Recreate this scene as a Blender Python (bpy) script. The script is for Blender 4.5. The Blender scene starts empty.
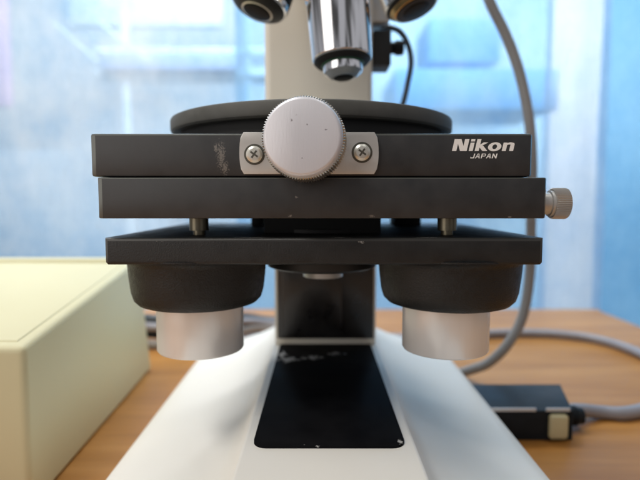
import bpy, bmesh, math, random
from mathutils import Vector, Matrix, noise

random.seed(4)
S = 0.01                      # everything below is written in centimetres
sc = bpy.context.scene
col = sc.collection
R = math.radians

# ------------------------------------------------------------------ camera
F = 520.0                     # focal length in photograph pixels (640 wide)
PITCH = math.atan(40.0 / F)
cam_d = bpy.data.cameras.new('camera')
cam = bpy.data.objects.new('camera', cam_d)
col.objects.link(cam)
cam.location = (0, 0, 0)
cam.rotation_euler = (math.pi / 2 - PITCH, 0, 0)
cam_d.sensor_width = 36.0
cam_d.lens = F / 640 * 36.0
cam_d.clip_start = 0.005
cam_d.clip_end = 50
cam_d.dof.use_dof = True
cam_d.dof.focus_distance = 15.3 * S
cam_d.dof.aperture_fstop = 10.0
sc.camera = cam

# ------------------------------------------------------------------ world
w = bpy.data.worlds.new('World')
sc.world = w
w.use_nodes = True
bg = w.node_tree.nodes['Background']
_nt = w.node_tree
_tc = _nt.nodes.new('ShaderNodeTexCoord')
_mp = _nt.nodes.new('ShaderNodeMapping')
_mp.inputs['Scale'].default_value = (2.2, 2.2, 1.1)
_nt.links.new(_tc.outputs['Generated'], _mp.inputs['Vector'])
_no = _nt.nodes.new('ShaderNodeTexNoise')  # made-up bright and dark patches, standing in for the unseen room in reflections
_no.inputs['Scale'].default_value = 1.6
_no.inputs['Detail'].default_value = 1.5
_nt.links.new(_mp.outputs[0], _no.inputs['Vector'])
_rp = _nt.nodes.new('ShaderNodeValToRGB')
_e = _rp.color_ramp.elements
_e[0].position = .44
_e[0].color = (.12, .118, .116, 1)
_e[1].position = .60
_e[1].color = (.80, .80, .84, 1)
_nt.links.new(_no.outputs['Fac'], _rp.inputs[0])
_nt.links.new(_rp.outputs[0], bg.inputs[0])
bg.inputs[1].default_value = 0.50


def area(name, loc, target, sx, sy, power, color):
    d = bpy.data.lights.new(name, 'AREA')
    d.shape = 'RECTANGLE'
    d.size = sx * S
    d.size_y = sy * S
    d.energy = power
    d.color = color
    o = bpy.data.objects.new(name, d)
    col.objects.link(o)
    o.location = Vector(loc) * S
    o.rotation_euler = (Vector(target) - Vector(loc)).to_track_quat('-Z', 'Y').to_euler()
    return o


area('ceiling_lamp', (-75, -15, 130), (0, 20, 0), 120, 30, 15.0, (1.0, 0.965, 0.91))
area('ceiling_lamp', (25, 45, 150), (0, 25, 0), 120, 30, 7.0, (1.0, 0.975, 0.93))
area('left_area_light', (-95, -60, 25), (0, 18, 0), 80, 90, 4.6, (1.0, 0.95, 0.90))  # unseen area light from the left, behind the camera
area('far_window', (30, 92, 95), (0, 175, 0), 190, 50, 45.0, (0.96, 0.98, 1.0))

sc.view_settings.view_transform = 'Standard'
sc.view_settings.look = 'None'
sc.view_settings.exposure = 0.0
sc.view_settings.gamma = 1.0


# ------------------------------------------------------------------ placement helpers
def at(px, py, Y):
    """point at depth Y (cm) for a photograph position"""
    u = (px - 320) / F
    v = (240 - py) / F
    dy = math.cos(PITCH) + v * math.sin(PITCH)
    dz = -math.sin(PITCH) + v * math.cos(PITCH)
    return Vector((u * Y / dy, Y, dz * Y / dy))


def on(px, py, z):
    u = (px - 320) / F
    v = (240 - py) / F
    dy = math.cos(PITCH) + v * math.sin(PITCH)
    dz = -math.sin(PITCH) + v * math.cos(PITCH)
    t = z / dz
    return Vector((u * t, dy * t, z))


# ------------------------------------------------------------------ materials
def mat(name, color=(.5, .5, .5), rough=.5, metal=0.0, coat=0.0, spec=0.5):
    m = bpy.data.materials.new(name)
    m.use_nodes = True
    b = m.node_tree.nodes['Principled BSDF']
    b.inputs['Base Color'].default_value = (*color, 1)
    b.inputs['Roughness'].default_value = rough
    b.inputs['Metallic'].default_value = metal
    b.inputs['Coat Weight'].default_value = coat
    b.inputs['Coat Roughness'].default_value = 0.12
    b.inputs['Specular IOR Level'].default_value = spec
    return m


def N(m, typ, **kw):
    n = m.node_tree.nodes.new(typ)
    for k, v in kw.items():
        setattr(n, k, v)
    return n


def L(m, a, b):
    m.node_tree.links.new(a, b)


def bsdf(m):
    return m.node_tree.nodes['Principled BSDF']


def coords(m, scale=(1, 1, 1), world=True):
    mp = N(m, 'ShaderNodeMapping')
    mp.inputs['Scale'].default_value = scale
    if world:
        g = N(m, 'ShaderNodeNewGeometry')
        L(m, g.outputs['Position'], mp.inputs['Vector'])
    else:
        g = N(m, 'ShaderNodeTexCoord')
        L(m, g.outputs['Object'], mp.inputs['Vector'])
    return mp.outputs[0]


def noise_tex(m, vec, scale, detail=4, rough=.55):
    n = N(m, 'ShaderNodeTexNoise')
    n.inputs['Scale'].default_value = scale
    n.inputs['Detail'].default_value = detail
    n.inputs['Roughness'].default_value = rough
    L(m, vec, n.inputs['Vector'])
    return n.outputs['Fac']


def ramp(m, fac, stops):
    r = N(m, 'ShaderNodeValToRGB')
    e = r.color_ramp.elements
    while len(e) < len(stops):
        e.new(0.5)
    for i, (p, c) in enumerate(stops):
        e[i].position = p
        e[i].color = (*c, 1) if len(c) == 3 else c
    L(m, fac, r.inputs[0])
    return r.outputs[0]


def bump(m, fac, strength, dist=0.0002):
    b = N(m, 'ShaderNodeBump')
    b.inputs['Strength'].default_value = strength
    b.inputs['Distance'].default_value = dist
    L(m, fac, b.inputs['Height'])
    L(m, b.outputs[0], bsdf(m).inputs['Normal'])


def mottled(m, c0, c1, scale, r0=None, r1=None, bstr=0.0, bscale=None, world=True, stretch=(1, 1, 1), dist=.0002):
    v = coords(m, stretch, world)
    f = noise_tex(m, v, scale)
    colr = ramp(m, f, [(0.3, c0), (0.7, c1)])
    L(m, colr, bsdf(m).inputs['Base Color'])
    if r0 is not None:
        rr = ramp(m, f, [(0.3, (r0,) * 3), (0.7, (r1,) * 3)])
        L(m, rr, bsdf(m).inputs['Roughness'])
    if bstr:
        bump(m, noise_tex(m, v, bscale or scale * 4, 3), bstr, dist)
    return colr


def math_node(m, op, a, b=None, clamp=False):
    n = N(m, 'ShaderNodeMath', operation=op)
    n.use_clamp = clamp
    for i, x in enumerate((a, b)):
        if x is None:
            continue
        if isinstance(x, (int, float)):
            n.inputs[i].default_value = x
        else:
            L(m, x, n.inputs[i])
    return n.outputs[0]


def add_wear(m, base, spots, wearcol, scale=900, thr=.52):
    """wear marks with a shape of their own at fixed points of the thing: (centre cm, radii cm)"""
    g = N(m, 'ShaderNodeNewGeometry')
    total = None
    for (c, rad) in spots:
        sub = N(m, 'ShaderNodeVectorMath', operation='SUBTRACT')
        L(m, g.outputs['Position'], sub.inputs[0])
        sub.inputs[1].default_value = [a * S for a in c]
        dv = N(m, 'ShaderNodeVectorMath', operation='DIVIDE')
        L(m, sub.outputs[0], dv.inputs[0])
        dv.inputs[1].default_value = [a * S for a in rad]
        ln = N(m, 'ShaderNodeVectorMath', operation='LENGTH')
        L(m, dv.outputs[0], ln.inputs[0])
        k = math_node(m, 'SUBTRACT', 1.0, ln.outputs['Value'], True)
        total = k if total is None else math_node(m, 'MAXIMUM', total, k)
    mp = N(m, 'ShaderNodeMapping')
    L(m, g.outputs['Position'], mp.inputs['Vector'])
    n = noise_tex(m, mp.outputs[0], scale, 4, .65)
    e = math_node(m, 'ADD', n, math_node(m, 'MULTIPLY', total, 0.32))
    # only where a spot is
    gate = math_node(m, 'GREATER_THAN', total, 0.001)
    k = math_node(m, 'MULTIPLY', math_node(m, 'SUBTRACT', e, thr), 9.0, True)
    k = math_node(m, 'MULTIPLY', k, gate, True)
    mx = N(m, 'ShaderNodeMix', data_type='RGBA')
    L(m, k, mx.inputs[0])
    if isinstance(base, tuple):
        mx.inputs[6].default_value = (*base, 1)
    else:
        L(m, base, mx.inputs[6])
    mx.inputs[7].default_value = (*wearcol, 1)
    L(m, mx.outputs[2], bsdf(m).inputs['Base Color'])
    return mx.outputs[2]


def pt(px, py, Y):
    return tuple(at(px, py, Y))


# satin dark anodised plates, with the scuffs and chips they have
m_plate = mat('dark_anodised_metal', rough=.46, spec=.55)
c = mottled(m_plate, (.018, .0187, .0198), (.030, .0305, .0318), 130, .38, .5, .12, 2600)
add_wear(m_plate, c, [
    (pt(221, 156, 16), (.18, .5, .62)), (pt(225, 168, 16), (.16, .5, .3)), (pt(216, 148, 16), (.10, .5, .2)),
    (pt(372, 216, 15.9), (.13, .3, .06)), (pt(290, 216, 15.9), (.09, .3, .06)), (pt(296, 197, 15.9), (.08, .3, .05)),
    (pt(486, 131, 16), (.5, .4, .05)), (pt(510, 217, 15.9), (.1, .3, .05))], (.165, .155, .14), 2000, .62)

m_worn_lit = mat('rubbed_lit_metal_edge', (.085, .09, .08), .32, .35, 0, .8)  # rubbed edge, lightened so the plates' edge highlight is in the colour
m_brk = mat('black_painted_casting', rough=.5, spec=.42)
c = mottled(m_brk, (.010, .0103, .0107), (.017, .0173, .0175), 160, .42, .6, .4, 1900, dist=.0003)
add_wear(m_brk, c, [
    (pt(362, 241, 16), (.16, .4, .09)), (pt(340, 238, 16), (.5, .4, .05)), (pt(250, 238, 16), (.8, .4, .05)),
    (pt(430, 238, 16), (.6, .4, .04)), (pt(160, 240, 16), (.5, .4, .05)), 
    (pt(500, 237, 16), (.3, .4, .05))], (.30, .29, .27), 1300, .60)
m_brkedge = mat('rubbed_casting_edge', (.045, .045, .042), .4, .2, 0, .6)
m_crinkle = mat('black_crinkle_paint', rough=.62, spec=.4)
mottled(m_crinkle, (.008, .0083, .0085), (.015, .0152, .0152), 500, .40, .60, .55, 1700, dist=.0004)
m_disc = mat('matt_grey_stage_metal', rough=.55, spec=.4)
mottled(m_disc, (.085, .085, .076), (.110, .109, .10), 180, .5, .65, .15, 1800)
m_black = mat('matt_black_metal', (.012, .012, .012), .55)
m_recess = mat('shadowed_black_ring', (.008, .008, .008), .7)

m_knob = mat('brushed_aluminium_face', rough=.42, metal=.25)
c = mottled(m_knob, (.68, .69, .74), (.75, .75, .79), 60, .34, .5, .14, 2200, stretch=(1, 1, .12))
add_wear(m_knob, c, [(pt(291, 119, 14.4), (.07, .3, .05)), (pt(296, 114, 14.4), (.05, .3, .03)),
                     (pt(326, 129, 14.4), (.05, .3, .03)), (pt(307, 124, 14.4), (.03, .3, .03)),
                     (pt(302, 158, 14.4), (.03, .3, .02))], (.30, .28, .30), 1600, .54)
m_knurl = mat('knurled_aluminium_rim', (.58, .55, .50), .3, .95)
m_alu = mat('satin_aluminium', rough=.36, metal=.35)
mottled(m_alu, (.58, .58, .56), (.66, .66, .64), 90, .3, .45, .1, 2500)
m_screw = mat('nickel_screw', (.70, .70, .64), .34, .55)
m_slot = mat('screw_recess', (.10, .10, .085), .6, .3)
m_brushed = mat('turned_aluminium', rough=.32, metal=.28)
mottled(m_brushed, (.80, .795, .79), (.86, .855, .85), 90, .26, .36, .10, 500, stretch=(1, 1, .05))
m_chrome = mat('chrome_barrel', (.82, .82, .84), .10, 1.0)
m_greenring = mat('green_ring_paint', (.02, .10, .05), .4)
m_brass = mat('old_brass_ring', (.55, .40, .20), .25, .95)
m_lens = mat('dark_lens_glass', (.01, .012, .012), .35, 0, .0, .08)
m_pin = mat('tarnished_brass_pin', (.22, .19, .13), .35, .8)

m_cream = mat('cream_enamel', rough=.32, coat=.35)
mottled(m_cream, (.72, .68, .59), (.75, .71, .62), 12, .28, .36, .04, 600)
m_white = mat('white_enamel_base', rough=.36, coat=.0, spec=.3)
bsdf(m_white).inputs['IOR'].default_value = 1.3
mottled(m_white, (.75, .725, .67), (.79, .765, .71), 12, .36, .42)
m_gloss = mat('glossy_black_panel', (.006, .006, .007), .3, 0, 0, .05)
c = mottled(m_gloss, (.005, .005, .006), (.011, .011, .012), 60, .30, .45)
add_wear(m_gloss, c, [
    (tuple(on(288, 357, -7.3)), (.75, .55, .5)), (tuple(on(312, 355, -7.3)), (.7, .4, .5)), (tuple(on(335, 351, -7.3)), (.7, .35, .5)),
    (tuple(on(282, 352, -7.3)), (.3, .6, .5)), (tuple(on(318, 442, -7.3)), (.10, .10, .3)), (tuple(on(304, 441, -7.3)), (.08, .06, .3)),
    (tuple(on(290, 445, -7.3)), (.5, .06, .3)), (tuple(on(372, 447, -7.3)), (.5, .06, .3)), (tuple(on(400, 438, -7.3)), (.12, .3, .3))],
    (.42, .41, .40), 420, .60)
bsdf(m_gloss).inputs['IOR'].default_value = 1.1
m_panel2 = mat('satin_black_panel', (.011, .011, .012), .3, 0, .2)
mottled(m_panel2, (.009, .009, .010), (.018, .018, .019), 120, .22, .42)
m_ink = mat('white_lettering', (.90, .90, .88), .5)

m_box = mat('ivory_plastic_case', rough=.5, spec=.2)
mottled(m_box, (.60, .56, .36), (.63, .59, .385), 10, .4, .48, .05, 900)
m_cable = mat('grey_cable_sheath', rough=.42)
mottled(m_cable, (.25, .25, .28), (.30, .30, .33), 40, .38, .5)
m_cable_d = mat('darker_grey_cable_sheath', rough=.4)
mottled(m_cable_d, (.25, .25, .25), (.31, .305, .30), 40, .36, .46)
m_thin = mat('slate_thin_cable', (.06, .08, .10), .45)
m_plastic = mat('black_plastic', rough=.5, spec=.3)
bsdf(m_plastic).inputs['IOR'].default_value = 1.25
mottled(m_plastic, (.012, .014, .017), (.022, .026, .03), 60, .3, .45)
m_button = mat('cream_button', (.66, .61, .38), .4)
m_trim = mat('bright_metal_trim', (.66, .68, .70), .45, .1)

# wood grain table
m_wood = mat('orange_wood_grain', rough=.4, spec=.3)
v = coords(m_wood, (1.6, 14, 1), False)
n1 = noise_tex(m_wood, v, 4.5, 8, .62)
v2 = coords(m_wood, (.8, 3.2, 1), False)
n2 = noise_tex(m_wood, v2, 5, 3, .5)
mixf = math_node(m_wood, 'ADD', math_node(m_wood, 'MULTIPLY', n1, .6), math_node(m_wood, 'MULTIPLY', n2, .4))
cw = ramp(m_wood, mixf, [(.32, (.29, .115, .024)), (.50, (.42, .182, .040)), (.64, (.53, .25, .068))])
L(m_wood, cw, bsdf(m_wood).inputs['Base Color'])
m_edge = mat('table_edge_band', (.35, .17, .06), .5)

# ------------------------------------------------------------------ mesh helpers
WORLD = {}


def obj(name, bm, m, parent=None, smooth=35):
    bmesh.ops.recalc_face_normals(bm, faces=bm.faces[:])
    lo = Vector((min(v.co[i] for v in bm.verts) for i in range(3)))
    hi = Vector((max(v.co[i] for v in bm.verts) for i in range(3)))
    cen = Vector(((lo.x + hi.x) / 2, (lo.y + hi.y) / 2, lo.z))
    me = bpy.data.meshes.new(name)
    for v in bm.verts:
        v.co = (v.co - cen) * S
    for f in bm.faces:
        f.smooth = True
    bm.to_mesh(me)
    bm.free()
    me.set_sharp_from_angle(angle=R(smooth))
    for mm in (m if isinstance(m, list) else [m]):
        me.materials.append(mm)
    o = bpy.data.objects.new(name, me)
    col.objects.link(o)
    WORLD[o] = cen
    if parent is not None:
        o.parent = parent
        o.location = (cen - WORLD[parent]) * S
    else:
        o.location = cen * S
    return o


def thing(name, label, cat, loc, group=None):
    o = bpy.data.objects.new(name, None)
    col.objects.link(o)
    o.empty_display_size = .01
    o.location = Vector(loc) * S
    WORLD[o] = Vector(loc)
    return tag(o, label, cat, group)


def tag(o, label, cat, group=None):
    o['label'] = label
    o['category'] = cat
    if group:
        o['group'] = group
    return o


def box(bm, x0, x1, y0, y1, z0, z1, bev=0, seg=2):
    r = bmesh.ops.create_cube(bm, size=1)
    for v in r['verts']:
        v.co = Vector((x0 + (v.co.x + .5) * (x1 - x0), y0 + (v.co.y + .5) * (y1 - y0), z0 + (v.co.z + .5) * (z1 - z0)))
    if bev:
        es = list({e for v in r['verts'] for e in v.link_edges})
        bmesh.ops.bevel(bm, geom=es, offset=bev, segments=seg, affect='EDGES', profile=.5)
    return bm


def plate(x0, x1, y0, y1, z0, z1, ch, bev):
    pts = [(x0 + ch, y0), (x1 - ch * .8, y0), (x1, y0 + ch * 1.4), (x1, y1), (x0, y1), (x0, y0 + ch * .32)]
    return prism_z(bmesh.new(), pts, z0, z1, bev, 2, True)


def worn_lit(bm, y0):
    """rubbed front corners and top edge, with painted-in edge highlight, take the second material"""
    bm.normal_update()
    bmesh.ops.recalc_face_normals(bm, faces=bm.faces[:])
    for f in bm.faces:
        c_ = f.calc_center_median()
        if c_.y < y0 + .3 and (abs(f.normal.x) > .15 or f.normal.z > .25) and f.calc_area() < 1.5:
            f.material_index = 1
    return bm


def bbox(*a, **k):
    return box(bmesh.new(), *a, **k)


def lathe(bm, base, axis, prof, n=64, caps=True):
    """prof: (distance along axis, radius)"""
    base = Vector(base)
    axis = Vector(axis).normalized()
    q = Vector((0, 0, 1)).rotation_difference(axis)
    rings = []
    for (d, r) in prof:
        rings.append([bm.verts.new(base + q @ Vector((r * math.cos(2 * math.pi * i / n), r * math.sin(2 * math.pi * i / n), d)))
                      for i in range(n)])
    for a, b in zip(rings, rings[1:]):
        for i in range(n):
            bm.faces.new((a[i], a[(i + 1) % n], b[(i + 1) % n], b[i]))
    if caps:
        bm.faces.new(rings[0])
        bm.faces.new(rings[-1])
    return bm


def prism(bm, pts, y0, y1, bev=0, seg=2):
    """outline in x,z extruded along y"""
    a = [bm.verts.new((p[0], y0, p[1])) for p in pts]
    b = [bm.verts.new((p[0], y1, p[1])) for p in pts]
    f = bm.faces.new(a)
    g = bm.faces.new(b)
    for i in range(len(pts)):
        j = (i + 1) % len(pts)
        bm.faces.new((a[i], a[j], b[j], b[i]))
    if bev:
        bmesh.ops.bevel(bm, geom=list(f.edges) + list(g.edges), offset=bev, segments=seg, affect='EDGES', profile=.5)
    return bm


def prism_z(bm, pts, z0, z1, bev=0, seg=2, both=False):
    a = [bm.verts.new((p[0], p[1], z0)) for p in pts]
    b = [bm.verts.new((p[0], p[1], z1)) for p in pts]
    f = bm.faces.new(a)
    g = bm.faces.new(b)
    for i in range(len(pts)):
        j = (i + 1) % len(pts)
        bm.faces.new((a[i], a[j], b[j], b[i]))
    if bev:
        es = list(g.edges) + (list(f.edges) if both else [])
        bmesh.ops.bevel(bm, geom=es, offset=bev, segments=seg, affect='EDGES', profile=.5)
    return bm


def spline(pts, per=10):
    P = [Vector(p) for p in pts]
    P = [P[0] * 2 - P[1]] + P + [P[-1] * 2 - P[-2]]
    out = []
    for i in range(1, len(P) - 2):
        for k in range(per):
            t = k / per
            a, b, c_, d = P[i - 1], P[i], P[i + 1], P[i + 2]
            out.append(.5 * ((2 * b) + (c_ - a) * t + (2 * a - 5 * b + 4 * c_ - d) * t * t + (3 * b - a - 3 * c_ + d) * t ** 3))
    out.append(P[-2])
    return out


def tube(bm, pts, r, n=18, per=10):
    path = spline(pts, per)
    rings = []
    prev = None
    for i, p in enumerate(path):
        t = (path[min(i + 1, len(path) - 1)] - path[max(i - 1, 0)]).normalized()
        if prev is None:
            u = t.orthogonal().normalized()
        else:
            u = (prev - t * prev.dot(t)).normalized()
        prev = u
        w_ = t.cross(u)
        rings.append([bm.verts.new(p + (u * math.cos(2 * math.pi * k / n) + w_ * math.sin(2 * math.pi * k / n)) * r) for k in range(n)])
    for a, b in zip(rings, rings[1:]):
        for k in range(n):
            bm.faces.new((a[k], a[(k + 1) % n], b[(k + 1) % n], b[k]))
    bm.faces.new(rings[0])
    bm.faces.new(rings[-1])
    return bm


# ================================================================== setting
TZ = -11.5                    # table surface
table = thing('table', 'orange brown wood grain table that carries the microscope and the ivory case', 'table', (-15, 25, TZ - 2.5))
obj('tabletop', bbox(-75, 29.2, -25, 54, TZ - 2.4, TZ, bev=.12), m_wood, table)
obj('edge_band', bbox(-75, 29.5, 54.003, 54.35, TZ - 2.35, TZ - .02, bev=.05), m_edge, table)

# the room behind the sheet
m_wall = mat('off_white_wall', rough=.8)
mottled(m_wall, (.58, .62, .68), (.82, .83, .84), 1.6)
wall = obj('wall', bbox(-190, 190, 190, 196, -120, 150), m_wall)
wall['kind'] = 'structure'
m_floor = mat('pale_floor', (.35, .40, .46), .6)
fl = obj('floor', bbox(-190, 190, -60, 190, -90, -88), m_floor)
fl['kind'] = 'structure'

m_rack = mat('white_rack_rail', (.85, .86, .88), .4)
m_rackd = mat('slate_shelf_back', (.20, .28, .45), .7)
rack = thing('shelf_rack', 'white shelf rack blurred behind the sheet on the left', 'shelf rack', (-60, 135, -88))
for px in (120, 245):
    p = at(px, 60, 128)
    obj('post', bbox(p.x - .8, p.x + .8, 131, 132.5, -88, 62, bev=.2), m_rack, rack)
for i, py in enumerate((50, 72)):
    a, b = at(92, py, 130), at(270, py, 130)
    obj('shelf', bbox(a.x, b.x, 130.5 - i * .01, 140, a.z - .8, a.z + .8, bev=.2), m_rack, rack)
for (xa, ya, xb, yb) in ((52, 22, 98, 62), (98, 22, 150, 62)):
    obj('brace', tube(bmesh.new(), [at(xa, ya, 123), at((xa + xb) / 2, (ya + yb) / 2, 123), at(xb, yb, 123)], .4, 8, 2), m_rack, rack)


def storage(name, label, x0, x1, y0, y1, Y, dep, colr, group=None):
    a, b = at(x0, y1, Y), at(x1, y0, Y)
    mm = mat(name + '_surface', colr, .6)
    o = obj(name, bbox(a.x, b.x, Y, Y + dep, a.z, b.z, bev=.6), mm)
    return tag(o, label, name.replace('_', ' '), group)


storage('storage_box', 'wide pale blue box blurred on the rack between its upper shelves', 100, 238, 52, 70, 128.5, 10, (.40, .50, .72))
storage('white_panel', 'white panel high behind the sheet at upper left', 68, 222, -30, 26, 150, 3, (.92, .92, .88))
storage('blue_cabinet', 'square blue cabinet blurred behind the sheet right of the nosepiece', 428, 502, 18, 62, 150, 20, (.20, .38, .62))
storage('counter', 'long blue counter blurred behind the sheet on the right', 395, 560, 68, 110, 140, 30, (.24, .44, .68))
storage('pink_panel', 'pink panel blurred at the extreme left edge behind the sheet', -60, 3, -10, 106, 140, 3, (.78, .45, .62))
storage('low_cabinet', 'pale low cabinet blurred behind the sheet on the left', -60, 150, 150, 330, 150, 20, (.62, .68, .74))

# the translucent blue sheets
def sheet_material(name, tint, c_lo, c_hi, d_lo, d_hi):
    m = bpy.data.materials.new(name)
    m.use_nodes = True
    nt = m.node_tree
    nt.nodes.clear()
    out = nt.nodes.new('ShaderNodeOutputMaterial')
    tr = nt.nodes.new('ShaderNodeBsdfTransparent')
    tl = nt.nodes.new('ShaderNodeBsdfTranslucent')
    df = nt.nodes.new('ShaderNodeBsdfDiffuse')
    gl = nt.nodes.new('ShaderNodeBsdfGlossy')
    gl.inputs['Roughness'].default_value = .25
    tr.inputs[0].default_value = (*tint, 1)
    crease = noise_tex(m, coords(m, (1, 1, .30), False), 8, 6, .62)
    patch = noise_tex(m, coords(m, (1, 1, .75), False), 8.5, 7, .66)
    colr = ramp(m, patch, [(.38, c_lo), (.60, c_hi)])
    L(m, colr, tl.inputs[0])
    L(m, colr, df.inputs[0])
    bp = nt.nodes.new('ShaderNodeBump')
    bp.inputs['Strength'].default_value = .6
    bp.inputs['Distance'].default_value = .006
    L(m, crease, bp.inputs['Height'])
    L(m, bp.outputs[0], gl.inputs['Normal'])
    L(m, bp.outputs[0], df.inputs['Normal'])
    m1 = nt.nodes.new('ShaderNodeMixShader')
    m1.inputs[0].default_value = .45
    L(m, tl.outputs[0], m1.inputs[1])
    L(m, df.outputs[0], m1.inputs[2])
    m2 = nt.nodes.new('ShaderNodeMixShader')
    dens = ramp(m, crease, [(.36, (d_lo,) * 3), (.64, (d_hi,) * 3)])
    L(m, dens, m2.inputs[0])
    L(m, tr.outputs[0], m2.inputs[1])
    L(m, m1.outputs[0], m2.inputs[2])
    m3 = nt.nodes.new('ShaderNodeMixShader')
    m3.inputs[0].default_value = .07
    L(m, m2.outputs[0], m3.inputs[1])
    L(m, gl.outputs[0], m3.inputs[2])
    L(m, m3.outputs[0], out.inputs[0])
    return m


m_sheet_pale = sheet_material('pale_blue_film', (.62, .81, .95), (.34, .56, .78), (.78, .88, .94), .32, .66)
m_sheet_mid = sheet_material('blue_film', (.46, .74, .97), (.28, .52, .80), (.52, .75, .91), .36, .66)
m_sheet_deep = sheet_material('deeper_blue_film', (.30, .62, .90), (.12, .40, .72), (.28, .59, .86), .40, .62)
m_sheet_clear = sheet_material('milky_film', (.72, .84, .97), (.50, .68, .88), (.78, .87, .94), .38, .70)


def sheet(name, label, mt, x0, x1, y, z0, z1, amp, folds, seed):
    bm = bmesh.new()
    nx, nz = 260, 30
    g = []
    for i in range(nx + 1):
        x = x0 + (x1 - x0) * i / nx
        row = []
        for j in range(nz + 1):
            z = z0 + (z1 - z0) * j / nz
            s = noise.noise(Vector((x * .045 + seed, z * .006, seed)))
            d = amp * s * 2 + amp * .6 * math.sin(x * folds + 2.5 * s)
            d += .35 * noise.noise(Vector((x * .12, z * .1, seed + 5)))
            row.append(bm.verts.new((x, y + d, z)))
        g.append(row)
    for i in range(nx):
        for j in range(nz):
            bm.faces.new((g[i][j], g[i + 1][j], g[i + 1][j + 1], g[i][j + 1]))
    o = obj(name, bm, mt)
    return tag(o, label, 'plastic sheet', 'blue sheets hanging behind the table')


sheet('plastic_sheet', 'pale milky blue plastic sheet hanging left of the microscope column', m_sheet_pale, -95, -10.2, 76, -85, 75, .9, .10, 1.3)
sheet('plastic_sheet', 'clear blue plastic sheet hanging directly behind the microscope column', m_sheet_mid, -11.6, 31.5, 73, -85, 75, .7, .13, 4.1)
sheet('plastic_sheet', 'narrow whitish plastic strip with vertical folds right of the stage', m_sheet_clear, 29.6, 38.4, 70, -85, 75, .5, .7, 7.7)
sheet('plastic_sheet', 'deepest blue plastic sheet at the right edge of the photo', m_sheet_deep, 38.6, 95, 73, -85, 75, 1.2, .30, 9.2)

# ================================================================== microscope
AX = .28                      # its middle plane
scope = thing('microscope', 'black and cream laboratory microscope seen from the front at stage height', 'microscope', (AX, 24, TZ))

# --- base
half = [(0, -7.5), (2.56, -7.5), (2.64, -7.52), (2.70, -7.60), (3.0, -8.1), (3.4, -8.42), (4.4, -8.85), (6.0, -9.33), (7.3, -9.7),
        (7.95, -10.0), (8.3, -10.45), (8.42, -11.5)]
stations = [(9.6, .90, .8), (10.0, .96, .35), (10.8, 1, .08), (12, 1, 0), (20, 1, 0), (28, 1, 0), (33, 1, 0), (34.4, .985, .08), (35.1, .95, .4), (35.4, .9, .9)]
bm = bmesh.new()
rows = []
for (y, s, dz) in stations:
    prof = [(-x, z) for x, z in reversed(half[1:])] + half
    rows.append([bm.verts.new((AX + x * s, y, max(TZ, z - dz) if z > TZ else TZ)) for x, z in prof])
for a, b in zip(rows, rows[1:]):
    for i in range(len(a) - 1):
        bm.faces.new((a[i], a[i + 1], b[i + 1], b[i]))
bm.faces.new(rows[0])
bm.faces.new(rows[-1])
base = obj('base', bm, m_white, scope, 50)


def rrect(x0, x1, y0, y1, r, n=6, rear=None):
    pts = []
    rr = r if rear is None else rear
    for (cx, cy, a0, q) in ((x1 - r, y0 + r, -90, r), (x1 - rr, y1 - rr, 0, rr), (x0 + rr, y1 - rr, 90, rr), (x0 + r, y0 + r, 180, r)):
        for k in range(n + 1):
            t = R(a0 + 90 * k / n)
            pts.append((cx + q * math.cos(t), cy + q * math.sin(t)))
    return pts


pf = on(325, 446, -7.42)
pb = on(325, 344, -7.42)
obj('black_plate', prism_z(bmesh.new(), rrect(AX - 2.33, AX + 2.33, pf.y, pb.y, .42, rear=.08), -7.52, -7.42, .03), m_gloss, base)

# --- arm
PY = pb.y + .15
arm = obj('arm', bbox(AX - 2.62, AX + 2.62, PY, PY + 6.2, -7.7, 4, bev=.12), m_cream, scope)
a = at(264, 50, 29.0)
b = at(373, 50, 29.0)
obj('upper_column', bbox(a.x, b.x, 29.0, 34.6, -1.2, 17, bev=.35, seg=4), m_cream, arm)
obj('black_panel', bbox(AX - 2.48, AX + 2.48, PY - .12, PY - .002, -7.15, 1, bev=.04), m_panel2, arm)
a = at(342, 300, PY - .3)
obj('rack_cover', bbox(AX - 2.2, a.x, PY - .42, PY - .14, -6.9, -1, bev=.06), m_panel2, arm)
obj('head', bbox(AX - 3.2, AX + 3.0, 17.5, 34.8, 13.6, 17.6, bev=.8, seg=4), m_cream, arm)

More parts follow.
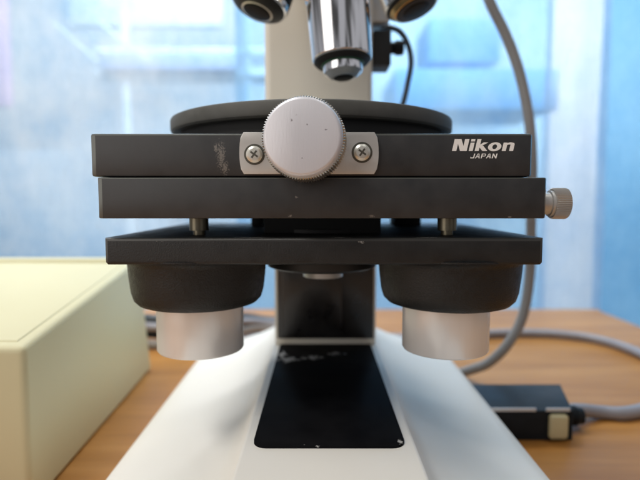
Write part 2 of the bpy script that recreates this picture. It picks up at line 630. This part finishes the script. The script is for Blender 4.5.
# --- lower bracket with its two housings
BY = 16.0
zt = at(320, 238, BY).z
zb = at(320, 265, BY).z
l = at(104.5, 250, BY).x
r_ = at(543.5, 250, BY).x
ch = .35
pts = [(l, zt), (r_, zt), (r_, zb + .07), (r_ - .07, zb), (l + .07, zb), (l, zb + .07)]
brk = obj('stage_bracket', worn_lit(prism(bmesh.new(), pts, BY, 26.6, .10, 3), BY - .22), [m_brk, m_brkedge], scope)
for (cx_, rr, kx) in ((199, 69, 201), (448, 71.5, 445)):
    Yc = BY + .15 + 2.46
    cc = at(cx_, 290, Yc)
    zlow = at(cx_, 316, BY + .35).z
    R0 = rr / F * Yc * .985
    prof = [(0, R0 * .60), (.02, R0 * .80), (.07, R0 * .86), (.22, R0 * .92), (.50, R0 * .955), (1.0, R0 * .98), (zb - .22 - zlow, R0 * .995), (zb - .10 - zlow, R0 * 1.01), (zb - .03 - zlow, R0 * 1.04), (zb + .03 - zlow, R0 * 1.09), (zb + .08 - zlow, R0 * 1.09)]
    h = obj('knob_housing', lathe(bmesh.new(), (cc.x, Yc, zlow), (0, 0, 1), prof, 72), m_crinkle, brk, 50)
    kc = at(kx, 335, Yc)
    r1 = 44.2 / F * Yc * .975
    zl = at(kx, 361.5, Yc - r1).z
    prof = [(0, r1 - .12), (.03, r1 - .04), (.09, r1), (zlow + .2 - zl, r1)]
    obj('drive_knob', lathe(bmesh.new(), (kc.x, Yc, zl), (0, 0, 1), prof, 96), m_brushed, h, 40)
    obj('collar', lathe(bmesh.new(), (kc.x, Yc, zlow - .10), (0, 0, 1), [(0.06, r1 + .02), (.14, r1 + .04)], 96), m_black, h)
for (px, mt) in ((199, m_pin), (447, m_pin)):
    p = at(px, 228, 17.6)
    bm = lathe(bmesh.new(), (p.x, 17.6, zt - .02), (0, 0, 1), [(0, .20), (.16, .2), (.17, .32), (.9, .32)], 28)
    obj('guide_pin', bm, mt, brk)
for (xa, xb, mt) in ((251, 262, m_black), (396, 421, m_black)):
    pa, pb_ = at(xa, 217, 23.5), at(xb, 223.5, 23.5)
    obj('guide_rail', bbox(pa.x, pb_.x, 23.5, 25.5, zt - .004, pa.z, bev=.03), mt, brk)
obj('carrier_block', bbox(at(264, 228, 18.5).x, at(381, 228, 18.5).x, 18.5, PY + .3, zt - .3, 1.6, bev=.05), m_recess, brk)
bm = lathe(bmesh.new(), (at(322, 270, 20.4).x, 20.4, at(322, 275, 18.3).z), (0, 0, 1), [(0, 1.9), (.1, 2.12), (.25, 2.15), (1.6, 2.15)], 64)
cond = obj('condenser', bm, m_black, scope)
zc = at(322, 279.5, 20).z
obj('condenser_ring', lathe(bmesh.new(), (at(323, 280, 20.8).x, 20.8, zc), (0, 0, 1), [(0, .74), (.03, .8), (.13, .8), (.9, .78)], 48), m_alu, cond)

# --- lower stage plate
a = at(98, 177.5, 15.9)
b = at(545.5, 218.5, 15.9)
lower = obj('lower_stage_plate', worn_lit(plate(a.x - .02, b.x + .06, 15.9, 25.0, b.z, a.z, .13, .035), 15.9), [m_plate, m_worn_lit], scope)
p = at(543, 203, 17.2)
zk = (at(560, 187.5, 17).z + at(560, 219.5, 17).z) / 2
xk = b.x
x1 = at(551, 203, 17).x
x2 = at(572.5, 203, 16.55).x
obj('side_shaft', lathe(bmesh.new(), (xk - .1, 17.0, zk), (1, 0, 0), [(0, .36), (x1 - xk - .0, .36), (x1 - xk + .02, .42), (x1 - xk + .14, .42)], 40), m_alu, lower)


def gear(bm, base, axis, r0, r1, d0, d1, n):
    base = Vector(base)
    q = Vector((0, 0, 1)).rotation_difference(Vector(axis).normalized())
    rings = []
    for d, k in ((d0, .965), (d0 + .04, 1), (d1 - .04, 1), (d1, .965)):
        ring = []
        for i in range(n * 4):
            t = 2 * math.pi * i / (n * 4)
            r = (r0, (r0 + r1) / 2, r1, (r0 + r1) / 2)[i % 4] * k
            ring.append(bm.verts.new(base + q @ Vector((r * math.cos(t), r * math.sin(t), d))))
        rings.append(ring)
    for a_, b_ in zip(rings, rings[1:]):
        m_ = len(a_)
        for i in range(m_):
            bm.faces.new((a_[i], a_[(i + 1) % m_], b_[(i + 1) % m_], b_[i]))
    bm.faces.new(rings[0])
    bm.faces.new(rings[-1])
    return bm


m_sideknob = mat('dull_nickel_knob', (.50, .48, .45), .4, .5)
obj('side_knob', gear(bmesh.new(), (x1, 17.0, zk), (1, 0, 0), .475, .505, 0.0, x2 - x1, 54), m_sideknob, lower, 30)

# --- upper stage plate, its scale bracket, screws, lettering and knob
a = at(91, 133.5, 16.0)
b = at(531.5, 176.6, 16.0)
upper = obj('upper_stage_plate', worn_lit(plate(a.x - .02, b.x + .06, 16.0, 24.6, b.z, a.z, .14, .06), 16.0), [m_plate, m_worn_lit], scope)
UP = (a, b)
x0 = at(238.5, 150, 15.9).x
x1b = at(379.5, 150, 15.9).x
zt2 = at(300, 132.2, 15.9).z
zb2 = at(300, 174.2, 15.9).z
pts = []
hh = (zt2 - zb2) / 2
zm = (zt2 + zb2) / 2
for s_, xx in ((1, x1b), (-1, x0)):
    for k in range(9):
        t = -1 + 2 * k / 8
        bow = .07 * (1 - t * t)
        cut = .06 if abs(t) == 1 else 0
        pts.append((xx - s_ * (.10 - bow + cut), zm + s_ * t * hh * (1 if s_ == 1 else 1)))
clamp = obj('knob_bracket', prism(bmesh.new(), pts, 15.86, 16.02, .02), m_alu, upper)
for (px, py) in ((254.5, 154.5), (362, 152.5)):
    p = at(px, py, 15.86)
    obj('screw_recess', lathe(bmesh.new(), (p.x, 15.87, p.z), (0, -1, 0), [(0, .315), (.018, .315), (.02, .26)], 40), m_slot, clamp)
    sc_ = obj('screw', lathe(bmesh.new(), (p.x, 15.855, p.z), (0, -1, 0), [(0, .25), (.05, .25), (.10, .18), (.115, .08)], 40), m_screw, clamp, 25)
    bm = bmesh.new()
    for ang in (35, 125):
        m4 = Matrix.Translation((p.x, 15.75, p.z)) @ Matrix.Rotation(R(ang), 4, 'Y')
        r4 = bmesh.ops.create_cube(bm, size=1)
        for v in r4['verts']:
            v.co = m4 @ Vector((v.co.x * .26, v.co.y * .03 + (0.001 if ang > 90 else 0), v.co.z * .055))
    obj('cross_slot', bm, m_slot, clamp)

kc = at(305, 138, 14.75)
kax = Vector((-.10, -1, .06))
gk = obj('stage_knob', gear(bmesh.new(), (kc.x + .025, 15.55, kc.z - .035), kax, 1.150, 1.195, 0, .82, 96), m_knurl, upper, 30)
fr = 38.3 / F * 14.45
b0 = Vector((kc.x + .025, 15.55, kc.z - .035)) + kax.normalized() * .79
obj('knob_face', lathe(bmesh.new(), b0, kax, [(0, 1.135), (.06, 1.125), (.20, fr + .03), (.235, fr - .01), (.25, fr - .05)], 128), m_knob, gk, 40)
obj('knob_shaft', lathe(bmesh.new(), (kc.x, 15.9, kc.z), (0, -1, 0), [(0, .6), (.4, .6)], 40), m_slot, gk)

# lettering, drawn as slanted bold strokes
def letters(bm, polys, ox, oz, h, slant, sx, Y):
    for poly in polys:
        vs = [bm.verts.new((ox + (x * sx + y * slant) * h, Y, oz + y * h)) for x, y in poly]
        f = bm.faces.new(vs)
        e = bmesh.ops.extrude_face_region(bm, geom=[f])
        for v in [g for g in e['geom'] if isinstance(g, bmesh.types.BMVert)]:
            v.co.y -= .004
    return bm


def ring_poly(cx, cz, rx, rz, ix, iz, n=20):
    out_ = []
    for i in range(n):
        t0, t1 = 2 * math.pi * i / n, 2 * math.pi * (i + 1) / n
        out_.append([(cx + rx * math.cos(t0), cz + rz * math.sin(t0)), (cx + rx * math.cos(t1), cz + rz * math.sin(t1)),
                     (cx + ix * math.cos(t1), cz + iz * math.sin(t1)), (cx + ix * math.cos(t0), cz + iz * math.sin(t0))])
    return out_


big_word = [
    [(0, 0), (.26, 0), (.26, 1), (0, 1)], [(.261, 1), (.62, 0), (.62, .42), (.40, 1)], [(.26, 1), (.26, .62), (.48, 0), (.62, 0)],
    [(.621, 0), (.88, 0), (.88, 1), (.621, 1)],
    [(1.0, 0), (1.24, 0), (1.24, .70), (1.0, .70)], [(1.0, .80), (1.24, .80), (1.24, 1.0), (1.0, 1.0)],
    [(1.36, 0), (1.60, 0), (1.60, 1), (1.36, 1)], [(1.601, .30), (1.72, .44), (2.06, .72), (1.78, .72), (1.601, .54)],
    [(1.601, .30), (1.82, 0), (2.12, 0), (1.78, .46), (1.72, .44)],
    [(2.98, 0), (3.22, 0), (3.22, .70), (2.98, .70)],
    [(3.221, .50), (3.30, .54), (3.42, .54), (3.52, .70), (3.40, .73), (3.28, .70), (3.221, .64)],
    [(3.42, 0), (3.66, 0), (3.66, .54), (3.62, .66), (3.52, .70), (3.42, .54)],
] + ring_poly(2.50, .355, .40, .375, .14, .20)
p0 = at(452, 151, 15.99)
p1 = at(452, 139, 15.99)
H = p1.z - p0.z
wid = at(515.5, 150, 15.99).x - p0.x
obj('brand_lettering', letters(bmesh.new(), big_word, p0.x, p0.z, H, .22, (wid / H - .2) / 3.66, 15.998), m_ink, upper)

J = .2
small = [
    # J
    [(0.0, 0), (.45, 0), (.45, J), (.0, J)], [(.45, 0), (.65, 0), (.65, 1), (.45, 1)], [(-.05, .0), (.0, .0), (.0, .36), (-.05, .36)],
    # A
    [(.80, 0), (1.0, 0), (1.26, 1), (1.12, 1)], [(1.26, 1), (1.40, 1), (1.66, 0), (1.46, 0)], [(1.0, .25), (1.44, .25), (1.40, .42), (1.06, .42)],
    # P
    [(1.85, 0), (2.05, 0), (2.05, 1), (1.85, 1)], [(2.05, 1), (2.5, 1), (2.5, .84), (2.05, .84)], [(2.05, .56), (2.5, .56), (2.5, .40), (2.05, .40)],
    [(2.5, .40), (2.64, .5), (2.64, .9), (2.5, 1)],
    # A
    [(2.80, 0), (3.0, 0), (3.26, 1), (3.12, 1)], [(3.26, 1), (3.40, 1), (3.66, 0), (3.46, 0)], [(3.0, .25), (3.44, .25), (3.40, .42), (3.06, .42)],
    # N
    [(3.85, 0), (4.05, 0), (4.05, 1), (3.85, 1)], [(4.05, 1), (4.05, .66), (4.5, 0), (4.5, .34)], [(4.5, 0), (4.7, 0), (4.7, 1), (4.5, 1)],
]
p0 = at(470.5, 158.3, 15.99)
p1 = at(470.5, 153.6, 15.99)
H = p1.z - p0.z
wid = at(497.5, 150, 15.99).x - p0.x
obj('origin_lettering', letters(bmesh.new(), small, p0.x, p0.z, H, .25, (wid / H - .2) / 4.7, 15.998), m_ink, upper)

# --- round rotating stage disc
ZT = at(311, 97.5, 16.9).z
ZB = at(311, 115.5, 16.9).z
Yd, Rd = 22.9, 5.92
xd = at(311.8, 110, 23).x
disc = obj('round_stage', lathe(bmesh.new(), (xd, Yd, ZB), (0, 0, 1), [(0, Rd - .12), (.06, Rd - .03), (.14, Rd), (ZT - ZB - .1, Rd), (ZT - ZB - .03, Rd - .03), (ZT - ZB, Rd - .1)], 128), m_disc, scope, 30)
obj('stage_ring', lathe(bmesh.new(), (xd, Yd, b.z), (0, 0, 1), [(UP[0].z - b.z - .02, 5.7), (ZB - b.z + .02, 5.5)], 96), m_recess, disc)

# --- objectives
noses = obj('nosepiece', lathe(bmesh.new(), (.7, 24.4, 11.6), (0, .35, 1), [(-.3, 2.3), (0, 2.9), (.5, 3.3), (1.2, 3.4), (2.2, 2.9), (2.9, 2.2)], 64), m_chrome, scope, 50)


def objective(end, axis, parts, parent):
    """end: centre of the tip; parts: list of (name, material, profile)"""
    main = None
    for (nm, mt, prof) in parts:
        o = obj(nm, lathe(bmesh.new(), end, axis, prof, 64), mt, parent, 35)
    return main


tip = at(343.5, 77, 22.0)
ax = Vector((-.075, .12, 1))
objective(tip, ax, [
    ('objective_barrel', m_chrome, [(.66, 1.18), (.70, 1.23), (.76, 1.25), (3.0, 1.32), (3.06, 1.26), (3.2, 1.26), (3.26, 1.36), (6.4, 1.4)]),
    ('end_ring', m_black, [(.50, .98), (.56, 1.10), (.66, 1.19), (.70, 1.17)]),
    ('objective_tip', m_chrome, [(-.04, .50), (0, .60), (.12, .72), (.16, .80), (.22, .82), (.55, .82)]),
    ('colour_band', m_greenring, [(.45, .83), (.46, .86), (.50, .90), (.51, .88)]),
    ('objective_lens', m_lens, [(-.07, .30), (-.05, .40), (-.02, .46)]),
], noses)
e2 = at(257, 12, 24.0)
objective(e2, (.30, .22, 1), [
    ('objective_barrel', m_plastic, [(.30, 1.26), (.40, 1.33), (1.0, 1.34), (4.6, 1.36)]),
    ('trim_ring', m_chrome, [(.26, 1.22), (.29, 1.28), (.42, 1.345), (.50, 1.35)]),
    ('objective_tip', m_black, [(.0, .80), (.06, .92), (.20, 1.16), (.30, 1.22)]),
    ('inner_ring', m_screw, [(-.02, .60), (.0, .72), (.03, .80)]),
    ('objective_lens', m_lens, [(-.05, .50), (-.03, .62), (.0, .66)]),
], noses)
e3 = at(416, 10, 24.0)
objective(e3, (-.34, .22, 1), [
    ('objective_barrel', m_chrome, [(.34, 1.26), (.42, 1.34), (4.4, 1.36)]),
    ('end_ring', m_black, [(.20, 1.14), (.26, 1.22), (.34, 1.27), (.36, 1.2)]),
    ('objective_tip', m_brass, [(.03, .94), (.06, 1.02), (.16, 1.12), (.24, 1.16)]),
    ('inner_ring', m_black, [(-.02, .80), (.0, .88), (.06, .96)]),
    ('objective_lens', m_lens, [(-.05, .50), (-.03, .60), (.0, .66)]),
], noses)
a = at(371, 26, 30)
b = at(389, -12, 30)
obj('side_mount', bbox(a.x - .05, b.x, 29.3, 32, a.z, b.z, bev=.12), m_alu, arm)

# black socket on the side of the column
a = at(373, 68, 30)
b = at(390, 33, 30)
obj('lamp_socket', bbox(a.x - .05, b.x, 29.4, 31.2, a.z, b.z, bev=.08), m_black, arm)

# ================================================================== other things
# thin lead plugged into the socket
lead = thing('thin_cable', 'thin slate cable with a small black plug at the column', 'cable', (.5, 37.6, TZ))
p = at(390, 47, 30)
obj('plug', lathe(bmesh.new(), (b.x + .01, 30.2, p.z), (1, 0, 0), [(0, .33), (.3, .33), (.31, .42), (.75, .40), (.8, .33)], 28), m_plastic, lead)
q = at(400, 46, 30.2)
obj('cord', tube(bmesh.new(), [at(376, 26, 30.6), at(392, 28, 30.2), at(402, 34, 30.2), at(409, 48, 30.2), at(411, 64, 30.2), at(408, 82, 30.2), at(404, 100, 30.4),
                              at(396, 125, 31.5), at(380, 160, 33.5), at(345, 200, 35.5), at(330, 260, 36.3), Vector((.6, 37, TZ + .9)), Vector((.5, 37.6, TZ + .2)), Vector((0, 42, TZ + .18))], .16, 10), m_thin, lead)

# thick cable down the right-hand side
rc = .30
pts = [at(476, -40, 31), at(489, 0, 31), at(507, 38, 31), at(520, 75, 31), at(529, 120, 31), at(532, 165, 31), at(531, 220, 31), at(530, 270, 31), at(523, 315, 31),
       at(508, 344, 31), at(490, 362, 31.5)]
end = on(470, 372, TZ + .45)
pts += [at(474, 369, 32), at(455, 374, 33.5), at(430, 376, 35.5), Vector((4, 38.2, TZ + rc + .02)), Vector((-1, 39.5, TZ + rc + .02))]
tag(obj('thick_cable', tube(bmesh.new(), pts, rc, 20), m_cable_d), 'thick grey cable hanging right of the stage and curving down behind the base', 'cable')

# power cord: connector with a loop of grey cable on the table
cf = on(572, 440, TZ)
cb = on(560, 388, TZ + 1.45)
conn = thing('power_cord', 'grey power cord looped on the table with a black inline connector', 'power cord', (cf.x - 2, cf.y + 1.5, TZ))
p = [on(500, 441, TZ), on(572, 440, TZ), on(556, 384, TZ + 1.45), on(478, 382, TZ + 1.45)]
xl = on(476, 441, TZ).x
pts = [(xl, p[1].y), (p[1].x, p[1].y), (p[2].x + .25, p[2].y), (xl - .2, p[2].y)]
body = obj('connector', prism_z(bmesh.new(), pts, TZ, TZ + 1.45, .08, 3), m_plastic, conn)
a = at(547.5, 438, cf.y - .02)
b = at(567.5, 413.5, cf.y - .02)
obj('button', bbox(a.x, b.x, cf.y - .24, cf.y + .02, a.z, b.z, bev=.18, seg=5), m_button, body)
a = at(485, 411, cf.y)
b = at(536, 408, cf.y)
obj('metal_trim', bbox(a.x, b.x, cf.y - .03, cf.y + .03, a.z - .02, b.z, bev=.01), m_trim, body)
a = at(546, 411, cf.y)
b = at(570, 408, cf.y)
obj('metal_trim', bbox(a.x, b.x, cf.y - .03, cf.y + .03, a.z - .02, b.z, bev=.01), m_trim, body)
obj('strain_relief', lathe(bmesh.new(), (cf.x - .1, cf.y + 1.3, TZ + .7), (1, 0, -.05), [(0, .58), (.5, .52), (.55, .46), (.7, .46), (.75, .5), (.9, .48), (.95, .42), (1.2, .40)], 28), m_plastic, body)
g = TZ + .36
pts = [Vector((cf.x - .3, cf.y + 1.3, TZ + .7)), on(575, 410, g + .3), on(600, 412, g), on(625, 413, g), on(650, 407, g), on(672, 392, g), on(668, 372, g), on(645, 356, g), on(618, 345, g), on(590, 338, g),
       on(555, 334, g), on(520, 333, g), on(485, 334, g), on(440, 338, g), on(400, 338, g), on(350, 334, g)]
obj('cord', tube(bmesh.new(), pts, .34, 18), m_cable, conn)

# coil of striped leads between case and microscope
coil = thing('cable_bundle', 'bundle of grey and dark leads lying behind the left housing', 'cable bundle', on(160, 345, TZ))
for i, (dy, dz, mt) in enumerate(((0, .35, m_cable_d), (.5, 1.0, m_plastic), (.2, 1.65, m_cable), (.7, 2.2, m_thin))):
    g = TZ + dz
    y0 = 39.5 + dy
    obj('lead', tube(bmesh.new(), [(-14.2, y0 + .5, g), (-12.5, y0, g), (-10.5, y0 + .6, g), (-8.2, y0 + 2, TZ + dz * .9), (-6.2, y0 + 4.0, TZ + .35 + dz * .5), (-4.5, y0 + 5, TZ + .32 + dz * .28),
                                   (-2.5, y0 + 5.4 + dy, TZ + .32 + dz * .2)], .33, 12), mt, coil)

# ivory case with sloping top
fx = at(24.5, 350, 18.5)
X0, Y0 = fx.x, 18.5
gb = on(150, 371, TZ)
X1, Y1 = gb.x, gb.y + .4
ztf = at(28, 347, 18.5).z
ztb = at(120, 258.5, Y1).z
XT = at(139, 260, Y1).x
case = thing('instrument_case', 'ivory plastic instrument case with a sloping top left of the microscope', 'case', ((X0 + X1) / 2 - 6, 27, TZ))
bm = bmesh.new()
W = 24
vs = [bm.verts.new(v) for v in ((X0, Y0, TZ), (X1, Y1, TZ), (X1 - W, Y1 + .6, TZ), (X0 - W, Y0 + .6, TZ),
                                (X0, Y0, ztf), (XT, Y1, ztb), (X1 - W, Y1 + .6, ztb), (X0 - W, Y0 + .6, ztf))]
for f in ((0, 1, 2, 3), (4, 5, 6, 7), (0, 1, 5, 4), (1, 2, 6, 5), (2, 3, 7, 6), (3, 0, 4, 7)):
    bm.faces.new([vs[i] for i in f])
bmesh.ops.bevel(bm, geom=bm.edges[:], offset=.28, segments=4, affect='EDGES', profile=.5)
obj('body', bm, m_box, case, 40)
bm = bmesh.new()


def top(fx_, fy_):
    """point on the sloping top, fx_ from the right edge, fy_ from the front edge (0..1)"""
    a_ = Vector((X0, Y0, ztf)).lerp(Vector((XT, Y1, ztb)), fy_)
    b_ = Vector((X0 - W, Y0 + .6, ztf)).lerp(Vector((X1 - W, Y1 + .6, ztb)), fy_)
    return a_.lerp(b_, fx_)


q4 = [top(.02, .03), top(.02, .90), top(.98, .90), top(.98, .03)]
lo4 = [bm.verts.new(p_ + Vector((0, 0, -.3))) for p_ in q4]
hi4 = [bm.verts.new(p_ + Vector((0, 0, .06))) for p_ in q4]
bm.faces.new(lo4)
f4 = bm.faces.new(hi4)
for i in range(4):
    bm.faces.new((lo4[i], lo4[(i + 1) % 4], hi4[(i + 1) % 4], hi4[i]))
bmesh.ops.bevel(bm, geom=list(f4.edges), offset=.12, segments=4, affect='EDGES', profile=.5)
obj('lid', bm, m_box, case)
bm = bmesh.new()
box(bm, X1 - W + .5, XT - .5, Y1 - 1.4, Y1 - .3, ztb - .45, ztb + .10, bev=.12, seg=3)
obj('rear_ridge', bm, m_box, case)
